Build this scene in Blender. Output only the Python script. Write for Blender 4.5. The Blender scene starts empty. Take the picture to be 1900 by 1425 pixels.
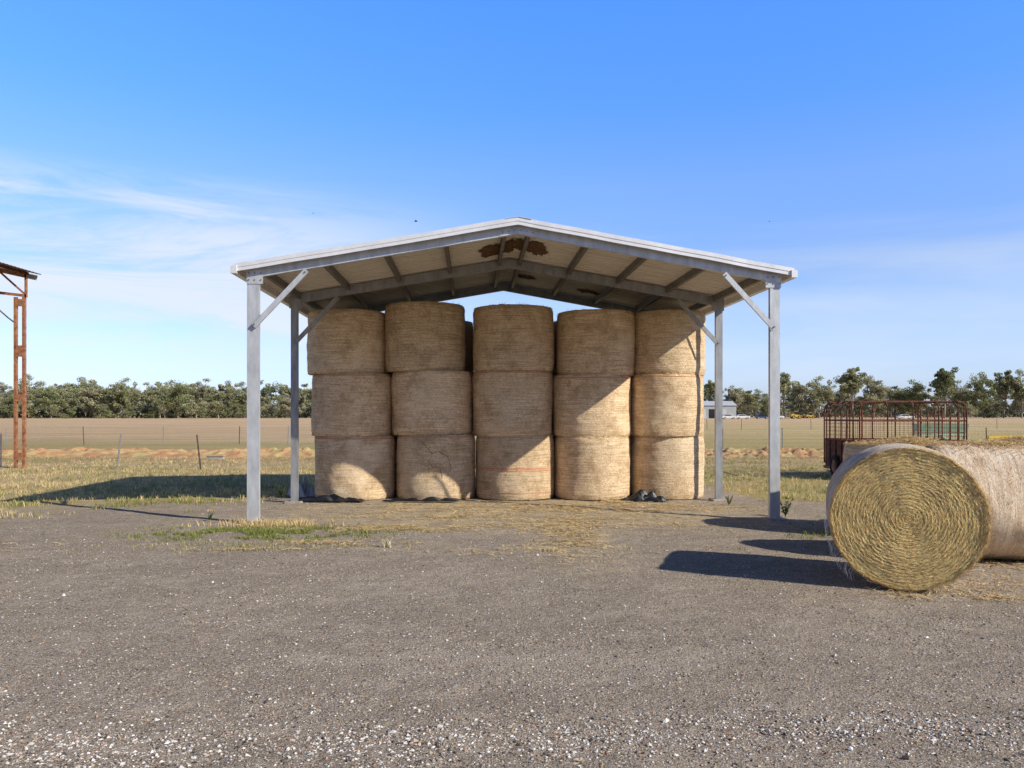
import bpy, math, random
import numpy as np
from mathutils import Vector, Matrix, noise
random.seed(7)
C = bpy.context.scene.collection
PI = math.pi
F = 1550.0; EYE = 1.62; HZ = 768.0
def at(px, Y): return (px-950.0)/F*Y
def hgt(py, Y): return EYE+(HZ-py)/F*Y

# ---------------------------------------------------------------- materials
def mat(name, base=(.5,.5,.5), rough=.8, metal=0.0):
    m = bpy.data.materials.new(name); m.use_nodes = True
    b = m.node_tree.nodes['Principled BSDF']
    b.inputs['Base Color'].default_value = (*base, 1); b.inputs['Roughness'].default_value = rough
    b.inputs['Metallic'].default_value = metal
    return m
class NT:
    def __init__(s, m): s.t = m.node_tree; s.n = s.t.nodes; s.l = s.t.links; s.b = s.n.get('Principled BSDF')
    def new(s, typ, **k):
        n = s.n.new(typ)
        for a, v in k.items(): setattr(n, a, v)
        return n
    def put(s, sock, v):
        if isinstance(v, bpy.types.NodeSocket): s.l.new(v, sock)
        elif v is not None:
            if sock.type == 'RGBA' and len(v) == 3: v = (*v, 1)
            sock.default_value = v
    def math(s, op, a, b=None, c=None, clamp=False):
        n = s.new('ShaderNodeMath', operation=op, use_clamp=clamp)
        s.put(n.inputs[0], a)
        if b is not None: s.put(n.inputs[1], b)
        if c is not None: s.put(n.inputs[2], c)
        return n.outputs[0]
    def mix(s, f, a, b, blend='MIX'):
        n = s.new('ShaderNodeMix', data_type='RGBA', blend_type=blend)
        s.put(n.inputs[0], f); s.put(n.inputs[6], a); s.put(n.inputs[7], b)
        return n.outputs[2]
    def noise(s, vec, scale, detail=4, rough=.6, dist=0.0):
        n = s.new('ShaderNodeTexNoise'); s.put(n.inputs['Vector'], vec)
        n.inputs['Scale'].default_value = scale; n.inputs['Detail'].default_value = detail
        n.inputs['Roughness'].default_value = rough; n.inputs['Distortion'].default_value = dist
        return n.outputs[0]
    def scalev(s, vec, sc, off=(0,0,0), rot=(0,0,0)):
        n = s.new('ShaderNodeMapping'); s.put(n.inputs[0], vec)
        n.inputs['Scale'].default_value = sc; n.inputs['Location'].default_value = off; n.inputs['Rotation'].default_value = rot
        return n.outputs[0]
    def ramp(s, f, stops):
        n = s.new('ShaderNodeValToRGB'); s.put(n.inputs[0], f)
        cr = n.color_ramp
        while len(cr.elements) < len(stops): cr.elements.new(.5)
        for e, (p, c) in zip(cr.elements, stops):
            e.position = p; e.color = (*c, 1) if not isinstance(c, float) else (c, c, c, 1)
        return n.outputs[0]
    def mrange(s, v, a, b, c=0., d=1., smooth=True):
        n = s.new('ShaderNodeMapRange', interpolation_type='SMOOTHSTEP' if smooth else 'LINEAR')
        s.put(n.inputs[0], v); n.inputs[1].default_value = a; n.inputs[2].default_value = b
        n.inputs[3].default_value = c; n.inputs[4].default_value = d
        return n.outputs[0]
    def bump(s, h, strength, dist):
        n = s.new('ShaderNodeBump'); s.put(n.inputs['Height'], h)
        n.inputs['Strength'].default_value = strength; n.inputs['Distance'].default_value = dist
        s.l.new(n.outputs[0], s.b.inputs['Normal'])
    def color(s, c): s.put(s.b.inputs['Base Color'], c)

def noisy(name, c1, c2, scale=6, rough=.8, metal=0., bump=.0, bd=.01, stretch=(1,1,1), lo=.35, hi=.65):
    m = mat(name, c1, rough, metal); t = NT(m)
    v = t.scalev(t.new('ShaderNodeTexCoord').outputs['Object'], stretch)
    f = t.noise(v, scale, 6, .65)
    t.color(t.ramp(f, [(lo, c1), (hi, c2)]))
    if bump: t.bump(f, bump, bd)
    if rough > .7: t.b.inputs['Specular IOR Level'].default_value = .1
    return m
def attr_mat(name, rough=.8, trans=0.):
    m = mat(name, (.3,.3,.3), rough); t = NT(m)
    a = t.new('ShaderNodeAttribute'); a.attribute_name = 'col'
    t.color(a.outputs['Color'])
    t.b.inputs['Specular IOR Level'].default_value = .03
    if trans:
        d = t.new('ShaderNodeBsdfTranslucent'); t.l.new(a.outputs['Color'], d.inputs[0])
        mx = t.new('ShaderNodeMixShader'); mx.inputs[0].default_value = trans
        t.l.new(t.b.outputs[0], mx.inputs[1]); t.l.new(d.outputs[0], mx.inputs[2])
        t.l.new(mx.outputs[0], t.n['Material Output'].inputs[0])
    return m

M = {}
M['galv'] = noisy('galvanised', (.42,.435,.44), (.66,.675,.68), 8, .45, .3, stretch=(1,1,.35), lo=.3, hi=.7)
M['galv2'] = noisy('galvanised_mid_grey', (.22,.225,.225), (.42,.425,.425), 8, .5, .35, stretch=(1,1,.35), lo=.3, hi=.7)  # darker grey steel for the second and third frames
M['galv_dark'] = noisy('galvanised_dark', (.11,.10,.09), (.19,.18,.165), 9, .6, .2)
M['barge'] = noisy('barge_flashing', (.72,.72,.71), (.84,.84,.83), 5, .4, .2)
M['sheet'] = noisy('roof_sheet', (.56,.51,.44), (.68,.63,.56), 3, .6, .05, stretch=(.6,3,1))
M['rust'] = noisy('rust', (.16,.06,.03), (.52,.25,.135), 9, .85, .1, .3, .004, lo=.3, hi=.7)
M['rust_dark'] = noisy('rust_dark', (.09,.042,.03), (.24,.105,.07), 10, .85, .1)
M['rustpatch'] = noisy('rust_stain', (.06,.035,.02), (.19,.115,.065), 14, .9)
M['bolt'] = mat('bolt_steel', (.25,.25,.25), .4, .7)
M['concrete'] = noisy('concrete', (.33,.29,.24), (.46,.41,.35), 12, .9, 0, .3, .005)
M['tarp'] = noisy('black_plastic', (.006,.006,.007), (.014,.014,.015), 8, .45)
M['tarp_grey'] = noisy('grey_plastic', (.25,.28,.30), (.42,.45,.47), 8, .5)
M['twine'] = mat('red_twine', (.60,.24,.13), .8)
M['tear'] = mat('tear_dark', (.19,.13,.08), .9)
M['bark'] = noisy('gum_bark', (.20,.17,.13), (.40,.36,.30), 1.2, .9, stretch=(1,1,.3))
M['leaf'] = attr_mat('leaf', .7, .3)
M['blade'] = attr_mat('grass_blade', .8, .25)
M['straw'] = attr_mat('straw', .75, .12)
M['stone'] = attr_mat('stone', .85)
M['picket'] = noisy('picket', (.07,.06,.055), (.16,.13,.11), 10, .8)
M['picket_grey'] = noisy('picket_grey', (.25,.26,.26), (.38,.38,.38), 10, .6, .3)
M['wire'] = mat('fence_wire', (.30,.29,.28), .5, .6)
M['rubber'] = noisy('rubber', (.02,.02,.02), (.045,.043,.04), 12, .85)
M['green'] = noisy('green_paint', (.22,.40,.25), (.36,.52,.38), 6, .6)
M['yellow'] = noisy('yellow_paint', (.62,.38,.03), (.74,.48,.06), 6, .5)
M['white'] = mat('white_paint', (.75,.76,.77), .4)
M['carblue'] = mat('dark_blue_paint', (.04,.06,.12), .3)
M['glass'] = mat('dark_glass', (.02,.025,.03), .1)
M['farwall'] = noisy('far_wall', (.34,.36,.37), (.44,.46,.47), .5, .6)
M['farroof'] = noisy('far_roof', (.50,.51,.51), (.58,.59,.59), .5, .5)
M['bird'] = mat('bird_black', (.01,.01,.012), .7)

def netwrap(name, c1, c2, c3, sq=85.):
    m = mat(name, c1, .8); t = NT(m); t.b.inputs['Specular IOR Level'].default_value = .06
    tc = t.new('ShaderNodeTexCoord').outputs['Object']
    oi = t.new('ShaderNodeObjectInfo')
    add = t.new('ShaderNodeVectorMath', operation='ADD'); t.l.new(tc, add.inputs[0])
    cb = t.new('ShaderNodeCombineXYZ')
    r = t.math('MULTIPLY', oi.outputs['Random'], 37.)
    t.l.new(r, cb.inputs[0]); t.l.new(r, cb.inputs[1]); t.l.new(r, cb.inputs[2])
    t.l.new(cb.outputs[0], add.inputs[1]); v = add.outputs[0]
    streak = t.noise(t.scalev(v, (2.,2.,sq)), 1, 5, .65)
    fine = t.noise(t.scalev(v, (45,45,150)), 1, 4, .75)
    fleck = t.noise(v, 42, 5, .8)
    blotch = t.noise(v, 3.2, 7, .72)
    k = t.math('ADD', t.math('MULTIPLY', streak, .38), t.math('MULTIPLY', fine, .34))
    k = t.math('ADD', k, t.math('MULTIPLY', fleck, .28))
    c = t.ramp(k, [(.43, c2), (.50, c1), (.57, c3)])
    dark = (c2[0]*.85, c2[1]*.84, c2[2]*.82)
    c = t.mix(t.mrange(blotch, .44, .66, 0, .6), c, dark)
    c = t.mix(t.mrange(t.noise(v, 1.1, 3), .5, .62, 0, .3), c, c3)
    dk = t.noise(t.scalev(v, (14,14,60), (3,3,3)), 1.8, 3, .7)
    c = t.mix(t.mrange(dk, .59, .69, 0, .6), c, (.17,.105,.05))
    tone = t.math('MULTIPLY_ADD', oi.outputs['Random'], .24, .88)
    hs = t.new('ShaderNodeHueSaturation'); t.l.new(c, hs.inputs['Color']); t.l.new(tone, hs.inputs['Value'])
    t.color(hs.outputs[0])
    t.bump(t.math('ADD', k, t.math('MULTIPLY', blotch, .8)), 1., .026)
    return m
M['net'] = netwrap('net_wrapped_hay', (.76,.55,.325), (.44,.29,.155), (.94,.77,.52))
M['netpale'] = netwrap('pale_net_wrapped_hay', (.84,.66,.46), (.60,.43,.28), (.95,.82,.65), 30.)
def haymat(name, dark):
    m = mat(name, (.4,.3,.1), .85); t = NT(m); t.b.inputs['Specular IOR Level'].default_value = .03
    tc = t.new('ShaderNodeTexCoord').outputs['Object']
    f = t.noise(tc, 60, 5, .75); g = t.noise(tc, 7, 3)
    c = t.ramp(f, [(.35, (.18*dark,.10*dark,.035*dark)), (.5, (.50*dark,.33*dark,.12*dark)), (.66, (.70*dark,.50*dark,.22*dark))])
    t.color(t.mix(t.mrange(g, .4, .65, 0, .4), c, (.32*dark,.20*dark,.07*dark)))
    t.bump(f, .9, .03)
    return m
M['hay'] = haymat('loose_hay', 1.0)
M['haydark'] = haymat('hay_core_dark', 1.1)

# ---------------------------------------------------------------- mesh builder
class MB:
    def __init__(s): s.v = []; s.f = []; s.c = []
    def poly(s, vs, fs, col=None):
        o = len(s.v); s.v += [tuple(p) for p in vs]; s.f += [tuple(i+o for i in f) for f in fs]
        if col is not None: s.c += [col]*len(vs)
    def box(s, c, d, rz=0.):
        x, y, z = d[0]/2, d[1]/2, d[2]/2
        ps = [(-x,-y,-z),(x,-y,-z),(x,y,-z),(-x,y,-z),(-x,-y,z),(x,-y,z),(x,y,z),(-x,y,z)]
        R = Matrix.Rotation(rz, 3, 'Z')
        s.poly([R@Vector(p)+Vector(c) for p in ps], [(0,3,2,1),(4,5,6,7),(0,1,5,4),(1,2,6,5),(2,3,7,6),(3,0,4,7)])
    def extr(s, p0, p1, U, V, pts, seg=1, wob=0.):
        p0, p1, U, V = Vector(p0), Vector(p1), Vector(U), Vector(V); n = len(pts); vs = []
        for k in range(seg+1):
            p = p0.lerp(p1, k/seg)
            if wob: p = p + U*wob*noise.noise(p*1.3)+V*wob*noise.noise(p*1.7+Vector((5,5,5)))
            vs += [p+U*a+V*b for a, b in pts]
        fs = [(k*n+i, k*n+(i+1) % n, (k+1)*n+(i+1) % n, (k+1)*n+i) for k in range(seg) for i in range(n)]
        fs += [tuple(range(n))[::-1], tuple(seg*n+i for i in range(n))]
        s.poly(vs, fs)
    def csec(s, p0, p1, U, V, d, w, t=.006, lip=.022, **k):
        h = d/2
        s.extr(p0, p1, U, V, [(-h,0),(h,0),(h,w),(h-lip,w),(h-lip,w-t),(h-t,w-t),(h-t,t),(-h+t,t),(-h+t,w-t),(-h+lip,w-t),(-h+lip,w),(-h,w)], **k)
    def bar(s, p0, p1, w, h, up=(0,0,1)):
        p0, p1 = Vector(p0), Vector(p1); d = (p1-p0).normalized(); up = Vector(up)
        if abs(d.dot(up)) > .98: up = Vector((0,1,0))
        V = d.cross(up).normalized(); U = V.cross(d).normalized()
        s.extr(p0, p1, U, V, [(-h/2,-w/2),(h/2,-w/2),(h/2,w/2),(-h/2,w/2)])
    def tube(s, pts, r, n=8, caps=True):
        pts = [Vector(p) for p in pts]
        rs = r if isinstance(r, (list, tuple)) else [r]*len(pts); vs = []
        for i, p in enumerate(pts):
            d = (pts[min(i+1, len(pts)-1)]-pts[max(i-1, 0)]).normalized()
            a = Vector((0,0,1)) if abs(d.z) < .9 else Vector((0,1,0))
            V = d.cross(a).normalized(); U = V.cross(d)
            vs += [p+(U*math.cos(2*PI*k/n)+V*math.sin(2*PI*k/n))*rs[i] for k in range(n)]
        fs = [(i*n+k, i*n+(k+1) % n, (i+1)*n+(k+1) % n, (i+1)*n+k) for i in range(len(pts)-1) for k in range(n)]
        if caps: fs += [tuple(range(n))[::-1], tuple((len(pts)-1)*n+k for k in range(n))]
        s.poly(vs, fs)
    def build(s, name, m, parent=None, smooth=False, origin=None):
        o = Vector(origin) if origin is not None else (parent.location.copy() if parent and not parent.get('_local') else Vector((0,0,0)))
        me = bpy.data.meshes.new(name)
        me.from_pydata([tuple(Vector(p)-o) for p in s.v] if o.length else s.v, [], s.f)
        me.materials.append(m)
        if s.c:
            a = me.color_attributes.new('col', 'FLOAT_COLOR', 'POINT')
            a.data.foreach_set('color', np.array([(*c, 1) for c in s.c], dtype=np.float32).ravel())
        if smooth: me.polygons.foreach_set('use_smooth', [True]*len(me.polygons))
        me.update()
        ob = bpy.data.objects.new(name, me); C.objects.link(ob)
        if parent: ob.parent = parent
        elif origin is not None: ob.location = o
        return ob
def tag(o, label=None, cat=None, group=None, kind=None):
    if label: o['label'] = label
    if cat: o['category'] = cat
    if group: o['group'] = group
    if kind: o['kind'] = kind
    return o
def empty(name, loc, label, cat, group=None):
    o = bpy.data.objects.new(name, None); C.objects.link(o); o.location = loc; o.empty_display_size = .1
    return tag(o, label, cat, group)
def dup(root, loc, rz=0, sc=1., label=None, group=None, cat=None):
    r = root.copy(); C.objects.link(r); r.location = loc; r.rotation_euler = (0,0,rz)
    r.scale = (sc,sc,sc) if not isinstance(sc, tuple) else sc
    if label: r['label'] = label
    if group: r['group'] = group
    for ch in list(root.children):
        c = ch.copy(); C.objects.link(c); c.parent = r
        for g in ch.children:
            d = g.copy(); C.objects.link(d); d.parent = c
    return r

# ---------------------------------------------------------------- ground
def gh(x, y):
    if y > 60 or y < -5: return 0.
    a = .018*noise.noise(Vector((x*.6, y*.6, 0)))+.011*noise.noise(Vector((x*2.3, y*2.3, 3)))+.005*noise.noise(Vector((x*7, y*7, 5)))
    return a-.014
xs = sorted(set([round(-14+.14*i, 3) for i in range(201)]+[-3000,-1200,-500,-200,-90,-50,-34,-26,-20,-17,-15,15,17,20,26,34,50,90,200,500,1200,3000]))
ys = [-200,-40,-10,-3,0,1.5]+[2.5+.09*i for i in range(205)]
y = ys[-1]
while y < 4000: y *= 1.12; ys.append(y)
g = MB(); nx = len(xs)
g.v = [(x, y, gh(x, y)) for y in ys for x in xs]
g.f = [(j*nx+i, j*nx+i+1, (j+1)*nx+i+1, (j+1)*nx+i) for j in range(len(ys)-1) for i in range(nx-1)]
def ground_mat():
    m = mat('yard_and_paddock', (.3,.25,.2), 1.); t = NT(m); t.b.inputs['Specular IOR Level'].default_value = 0.
    P = t.new('ShaderNodeNewGeometry').outputs['Position']
    sp = t.new('ShaderNodeSeparateXYZ'); t.l.new(P, sp.inputs[0]); X, Y = sp.outputs[0], sp.outputs[1]
    big = t.noise(t.scalev(P, (.55,1.0,1)), 1, 7, .7)
    mid = t.noise(P, 4, 7, .72)
    fine = t.noise(P, 70, 4, .7)
    base = t.ramp(mid, [(.32, (.20,.150,.108)), (.5, (.34,.268,.20)), (.68, (.48,.39,.30))])
    base = t.mix(t.mrange(big, .42, .58, 0, .72), base, (.185,.142,.105))
    tr = t.noise(t.scalev(P, (.16,1.3,1), rot=(0,0,.2)), 1, 6, .65)
    base = t.mix(t.mrange(tr, .52, .64, 0, .35), base, (.15,.117,.09))
    base = t.mix(t.mrange(tr, .45, .36, 0, .3), base, (.50,.42,.33))
    pt = t.noise(t.scalev(P, (1,1.4,1), (7,3,0)), .9, 8, .75)
    base = t.mix(t.mrange(pt, .53, .62, 0, .6), base, (.46,.38,.29))
    ds = t.noise(t.scalev(P, (1.3,1.8,1), (17,9,0)), 1.1, 8, .75)
    base = t.mix(t.mrange(ds, .55, .64, 0, .6), base, (.13,.10,.075))
    base = t.mix(.55, base, t.ramp(fine, [(.32, (.05,.037,.028)), (.5, (.30,.235,.175)), (.68, (.68,.57,.45))]))
    hs = []
    c = base
    for sc, thr, amt in ((55, .32, .85), (110, .34, .7), (30, .16, .75)):
        vn = t.new('ShaderNodeTexVoronoi', feature='F1'); t.l.new(P, vn.inputs['Vector']); vn.inputs['Scale'].default_value = sc
        sc2 = t.new('ShaderNodeSeparateColor'); t.l.new(vn.outputs['Color'], sc2.inputs[0])
        inside = t.mrange(vn.outputs['Distance'], thr, thr+.12, 1, 0)
        pick = t.math('GREATER_THAN', sc2.outputs[0], .60)
        f = t.math('MULTIPLY', t.math('MULTIPLY', inside, pick), amt)
        sc_col = t.ramp(sc2.outputs[1], [(0., (.09,.07,.05)), (.35, (.34,.27,.20)), (.7, (.54,.46,.36)), (1., (.86,.79,.69))])
        c = t.mix(f, c, sc_col); hs.append(f)
    gravel = t.mix(1., c, (1.22,1.23,1.20), 'MULTIPLY')
    dx = t.math('MULTIPLY', t.math('SUBTRACT', X, .3), .25); dy = t.math('MULTIPLY', t.math('SUBTRACT', Y, 13.9), .42)
    rr = t.math('ADD', t.math('MULTIPLY', dx, dx), t.math('MULTIPLY', dy, dy))
    sm = t.math('MULTIPLY', t.mrange(rr, .2, 1.5, 1, 0), t.mrange(t.noise(t.scalev(P, (.8,2.4,1)), 1.6, 8, .75), .42, .56))
    dx2 = t.math('MULTIPLY', t.math('SUBTRACT', X, .8), 1.3); dy2 = t.math('MULTIPLY', t.math('SUBTRACT', Y, 11.), .35)
    r2 = t.math('ADD', t.math('MULTIPLY', dx2, dx2), t.math('MULTIPLY', dy2, dy2))
    sm2 = t.math('MULTIPLY', t.mrange(r2, .1, 1.3, 1, 0), t.mrange(t.noise(t.scalev(P, (1.2,2.,1)), 2.6, 8, .75), .46, .60))
    gravel = t.mix(t.math('MULTIPLY', t.math('MAXIMUM', sm, sm2), .75), gravel, t.mix(t.mrange(fine, .4, .6), (.42,.31,.15), (.84,.66,.38)))
    lg = t.math('DIVIDE', t.math('LOGARITHM', t.math('MAXIMUM', Y, 2.), 10.), 3.)
    nz = t.noise(t.scalev(P, (.12,.3,1)), 1, 5, .65)
    lg2 = t.math('ADD', lg, t.math('MULTIPLY', t.math('SUBTRACT', nz, .5), .045))
    grn = (.24,.24,.075)
    L = t.ramp(lg2, [(.38, (.42,.34,.13)), (.47, (.58,.43,.19)), (.505, (.52,.30,.16)), (.53, (.46,.35,.15)), (.555, (.42,.36,.14)), (.585, (.64,.44,.25)), (.70, (.74,.50,.31)), (.85, (.68,.48,.29)), (1., (.60,.45,.27))])
    Rr = t.ramp(lg2, [(.38, (.34,.31,.11)), (.47, (.54,.42,.18)), (.505, (.50,.29,.15)), (.53, (.46,.37,.14)), (.62, (.60,.48,.20)), (.70, (.66,.49,.25)), (.80, (.74,.51,.32)), (1., (.60,.45,.27))])
    fld = t.mix(t.mrange(X, -3, 6), L, Rr)
    pn = t.noise(t.scalev(P, (.5,.9,1)), 1.2, 6, .7)
    near = t.mrange(Y, 45, 25)
    fld = t.mix(t.math('MULTIPLY', t.mrange(pn, .48, .62), t.math('MULTIPLY', near, .6)), fld, grn)
    fld = t.mix(t.math('MULTIPLY', t.mrange(t.noise(P, 3, 5, .7), .52, .68), t.math('MULTIPLY', near, .6)), fld, (.68,.51,.28))
    rows = t.noise(t.scalev(P, (.05,.25,1)), 1, 7, .75)
    fld = t.mix(t.mrange(rows, .47, .58, 0, .55), fld, (.42,.29,.16))
    rows2 = t.noise(t.scalev(P, (.012,.05,1), (5,5,0)), 1, 8, .75)
    fld = t.mix(t.mrange(rows2, .47, .58, 0, .5), fld, (.80,.58,.37))
    pg2 = t.noise(t.scalev(P, (.03,.09,1), (9,2,0)), 1, 7, .75)
    fld = t.mix(t.mrange(pg2, .52, .62, 0, .45), fld, (.44,.39,.16))
    rd = t.noise(t.scalev(P, (.05,.12,1), (2,19,0)), 1, 7, .75)
    fld = t.mix(t.mrange(rd, .55, .63, 0, .5), fld, (.50,.30,.18))
    fn = t.noise(P, 22, 4, .75)
    fld = t.mix(.28, fld, t.ramp(fn, [(.3, (.18,.13,.055)), (.7, (.74,.57,.31))]))
    b = t.math('MINIMUM', t.math('MULTIPLY', t.math('ADD', X, 5.5), .42), 0.)
    b2 = t.math('MULTIPLY', t.mrange(t.math('ABSOLUTE', X), 4.2, 4.9, 1, 0), 4.)
    e = t.math('SUBTRACT', t.math('SUBTRACT', t.math('SUBTRACT', Y, 15.6), b), b2)
    e = t.math('ADD', e, t.math('MULTIPLY', t.math('SUBTRACT', t.noise(P, .9, 6, .75), .5), 6.))
    gm = t.mrange(e, -.7, .7)
    t.color(t.mix(gm, gravel, fld))
    h = t.math('ADD', t.math('MULTIPLY', hs[0], .6), t.math('MULTIPLY', hs[1], .35))
    h = t.math('ADD', t.math('ADD', h, hs[2]), t.math('ADD', t.math('MULTIPLY', fine, .7), t.math('MULTIPLY', mid, 3.)))
    t.bump(h, 1., .016)
    return m
tag(g.build('ground', ground_mat(), smooth=True), kind='structure')

st = MB()
OCT = [(1,0,0),(0,1,0),(-1,0,0),(0,-1,0),(0,0,1),(0,0,-1)]
OF = [(0,1,4),(1,2,4),(2,3,4),(3,0,4),(1,0,5),(2,1,5),(3,2,5),(0,3,5)]
def stone(x, y, s, col):
    a = random.uniform(0, PI); ca, sa = math.cos(a), math.sin(a)
    sx, sy, sz = s*random.uniform(.7,1.4), s*random.uniform(.6,1.1), s*random.uniform(.4,.75)
    z = gh(x, y)+sz*.35; vs = []
    for p in OCT:
        q = [p[k]+random.uniform(-.28,.28) for k in range(3)]
        X_, Y_ = q[0]*sx, q[1]*sy
        vs.append((x+X_*ca-Y_*sa, y+X_*sa+Y_*ca, z+q[2]*sz))
    st.poly(vs, OF, col)
n = 0
while n < 46000:
    y = 3.3*math.exp(random.random()*1.3); x = random.uniform(-1, 1)*(.72*y+.8)
    d = noise.noise(Vector((x*.7, y*1.4, 9)))+.4*noise.noise(Vector((x*2, y*3, 2)))
    band = math.exp(-((y-4.2-.12*math.sin(x*.8))/.24)**2)*(.6+.9*max(0,noise.noise(Vector((x*1.3,y*2,3)))+.3))
    if random.random() > .24+.8*max(0, d)+1.1*band: continue
    s = random.choice([.003,.0035,.004,.005,.007,.009])*(1+.15*band)*random.uniform(.8,1.35)
    if random.random() < .015: s *= 1.8
    k = random.random()
    if k < .24+.28*band: v = random.uniform(.50,.86); col = (v, v*.94, v*.85)
    elif k < .75: v = random.uniform(.26,.52); col = (v, v*.81, v*.63)
    elif k < .9: v = random.uniform(.06,.16); col = (v, v*.86, v*.74)
    else: v = random.uniform(.28,.48); col = (v, v*.60, v*.40)
    stone(x, y, s, col); n += 1
tag(st.build('gravel_stones', M['stone']), 'pale loose gravel stones scattered over the bare yard', 'gravel', kind='stuff')

def strawcol(dark=1.):
    k = random.random(); v = random.uniform(.6, 1.12)*dark
    if k < .6: return (.82*v, .60*v, .28*v)
    if k < .87: return (.88*v, .70*v, .41*v)
    return (.50*v, .32*v, .13*v)
def strip(mb, p, d, nrm, ln, w, col, bend=0.):
    p, d, nrm = Vector(p), Vector(d).normalized(), Vector(nrm).normalized(); s = d.cross(nrm).normalized()*w/2
    a = p-d*ln/2; b = p+nrm*bend; c = p+d*ln/2
    mb.poly([a-s, a+s, b+s, b-s, c+s*.6, c-s*.6], [(0,1,2,3),(3,2,4,5)], col)
sl = MB()
spots = [(0.5,14.6,3.4,.7,5500), (-.6,13.2,2.6,.6,2200), (2.3,14.4,1.5,.7,1500), (.75,11.2,.45,1.7,1900), (-1.8,11.9,1.7,.35,1700), (-3.4,12.3,.6,.3,800), (at(1140,15.5),15.45,.25,.12,500),
         (1.,12.4,2.6,.7,2200), (-3.0,10.1,.8,.15,500), (4.0,7.5,.6,.2,500), (4.9,8.0,1.,.5,300), (.1,9.9,1.1,.3,500), (-6.5,10.2,.8,.3,200), (5.6,8.9,.8,.4,300), (-2.2,10.5,.9,.2,500)]
for cx, cy, sx, sy, cnt in spots:
    for _ in range(cnt):
        x, y = random.gauss(cx, sx*.55), random.gauss(cy, sy*.55)
        if noise.noise(Vector((x*1.6, y*2.6, 4))) < -.05 and random.random() < .85: continue
        a = random.uniform(0, PI); tz = random.uniform(-.18,.18)
        strip(sl, (x, y, gh(x, y)+.012), (math.cos(a), math.sin(a), tz), (random.uniform(-.4,.4), random.uniform(-.4,.4), 1), random.uniform(.04,.18), random.uniform(.004,.010), strawcol(.95), .008)
for _ in range(1100):
    y = 3.6*math.exp(random.random()*1.3); x = random.uniform(-.7,.7)*y
    a = random.uniform(0, PI)
    strip(sl, (x, y, gh(x, y)+.006), (math.cos(a), math.sin(a), .03), (0,0,1), random.uniform(.02,.08), .003, strawcol(), .004)
tag(sl.build('straw_litter', M['straw']), 'scattered straw lying on the dirt before the bales', 'straw', kind='stuff')

def tuft(mb, x, y, h, nb, cols, spread=.05, z=None):
    z = gh(x, y) if z is None else z
    for _ in range(nb):
        a = random.uniform(0, 2*PI); r = random.uniform(0, spread); bx, by = x+math.cos(a)*r, y+math.sin(a)*r
        hh = h*random.uniform(.5,1.2); ln = random.uniform(.1,.7)*hh; w = .0035+hh*.025
        a2 = random.uniform(0, 2*PI); sx, sy = -math.sin(a2)*w, math.cos(a2)*w
        c = random.choice(cols); v = random.uniform(.7,1.25); c = (c[0]*v, c[1]*v, c[2]*v)
        ex, ey = math.cos(a2+1.2)*ln, math.sin(a2+1.2)*ln
        mb.poly([(bx-sx,by-sy,z-.01),(bx+sx,by+sy,z-.01),(bx+ex*.35+sx*.7,by+ey*.35+sy*.7,z+hh*.6),(bx+ex*.35-sx*.7,by+ey*.35-sy*.7,z+hh*.6),(bx+ex,by+ey,z+hh)], [(0,1,2,3),(3,2,4)], c)
DRY = [(.72,.55,.25),(.66,.50,.23),(.78,.62,.34)]; GRN = [(.25,.27,.07),(.33,.33,.10),(.17,.21,.05)]
pg = MB(); n = 0
while n < 16000:
    y = 13.0+19*random.random()**1.4; x = random.uniform(-1,1)*(.68*y+2)
    bnd = 15.6+min(0, (x+5.5)*.42)+(4 if abs(x-.05) < 4.6 else 0)
    e = y-bnd+4*noise.noise(Vector((x*.7, y*.7, 1)))
    if e < 0 and random.random() > math.exp(e*2.2): continue
    k = noise.noise(Vector((x*.35, y*.5, 7)))+(.08 if x > 0 else -.04)
    cols = GRN if random.random() < .38+k*1.1 else DRY
    tuft(pg, x, y, random.uniform(.03,.10), 5, cols, .09); n += 1
tag(pg.build('paddock_grass', M['blade']), 'short dry and green grass beyond the gravel yard', 'grass', kind='stuff')
gp = MB()
for _ in range(3200):
    x, y = random.gauss(-3.45,.75), random.gauss(11.4,.34)
    if noise.noise(Vector((x*1.7, y*2.2, 2)))+.5*noise.noise(Vector((x*5, y*6, 2))) < .0: continue
    tuft(gp, x, y, random.uniform(.015,.055), 5, GRN+[(.30,.32,.11)], .05)
for _ in range(500):
    x, y = random.gauss(-3.0,1.), random.gauss(10.3,.25)
    if noise.noise(Vector((x*1.7, y*3, 6))) < 0: continue
    tuft(gp, x, y, random.uniform(.02,.045), 4, [(.34,.32,.12),(.5,.42,.2)], .06)
for _ in range(600):
    x, y = random.gauss(4.6,.5), random.gauss(10.8,.6)
    if noise.noise(Vector((x*2, y*2, 6))) < -.1: continue
    tuft(gp, x, y, random.uniform(.02,.07), 4, GRN, .06)
tag(gp.build('green_grass_patch', M['blade']), 'low green grass patch on gravel near left front post', 'grass', kind='stuff')

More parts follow.
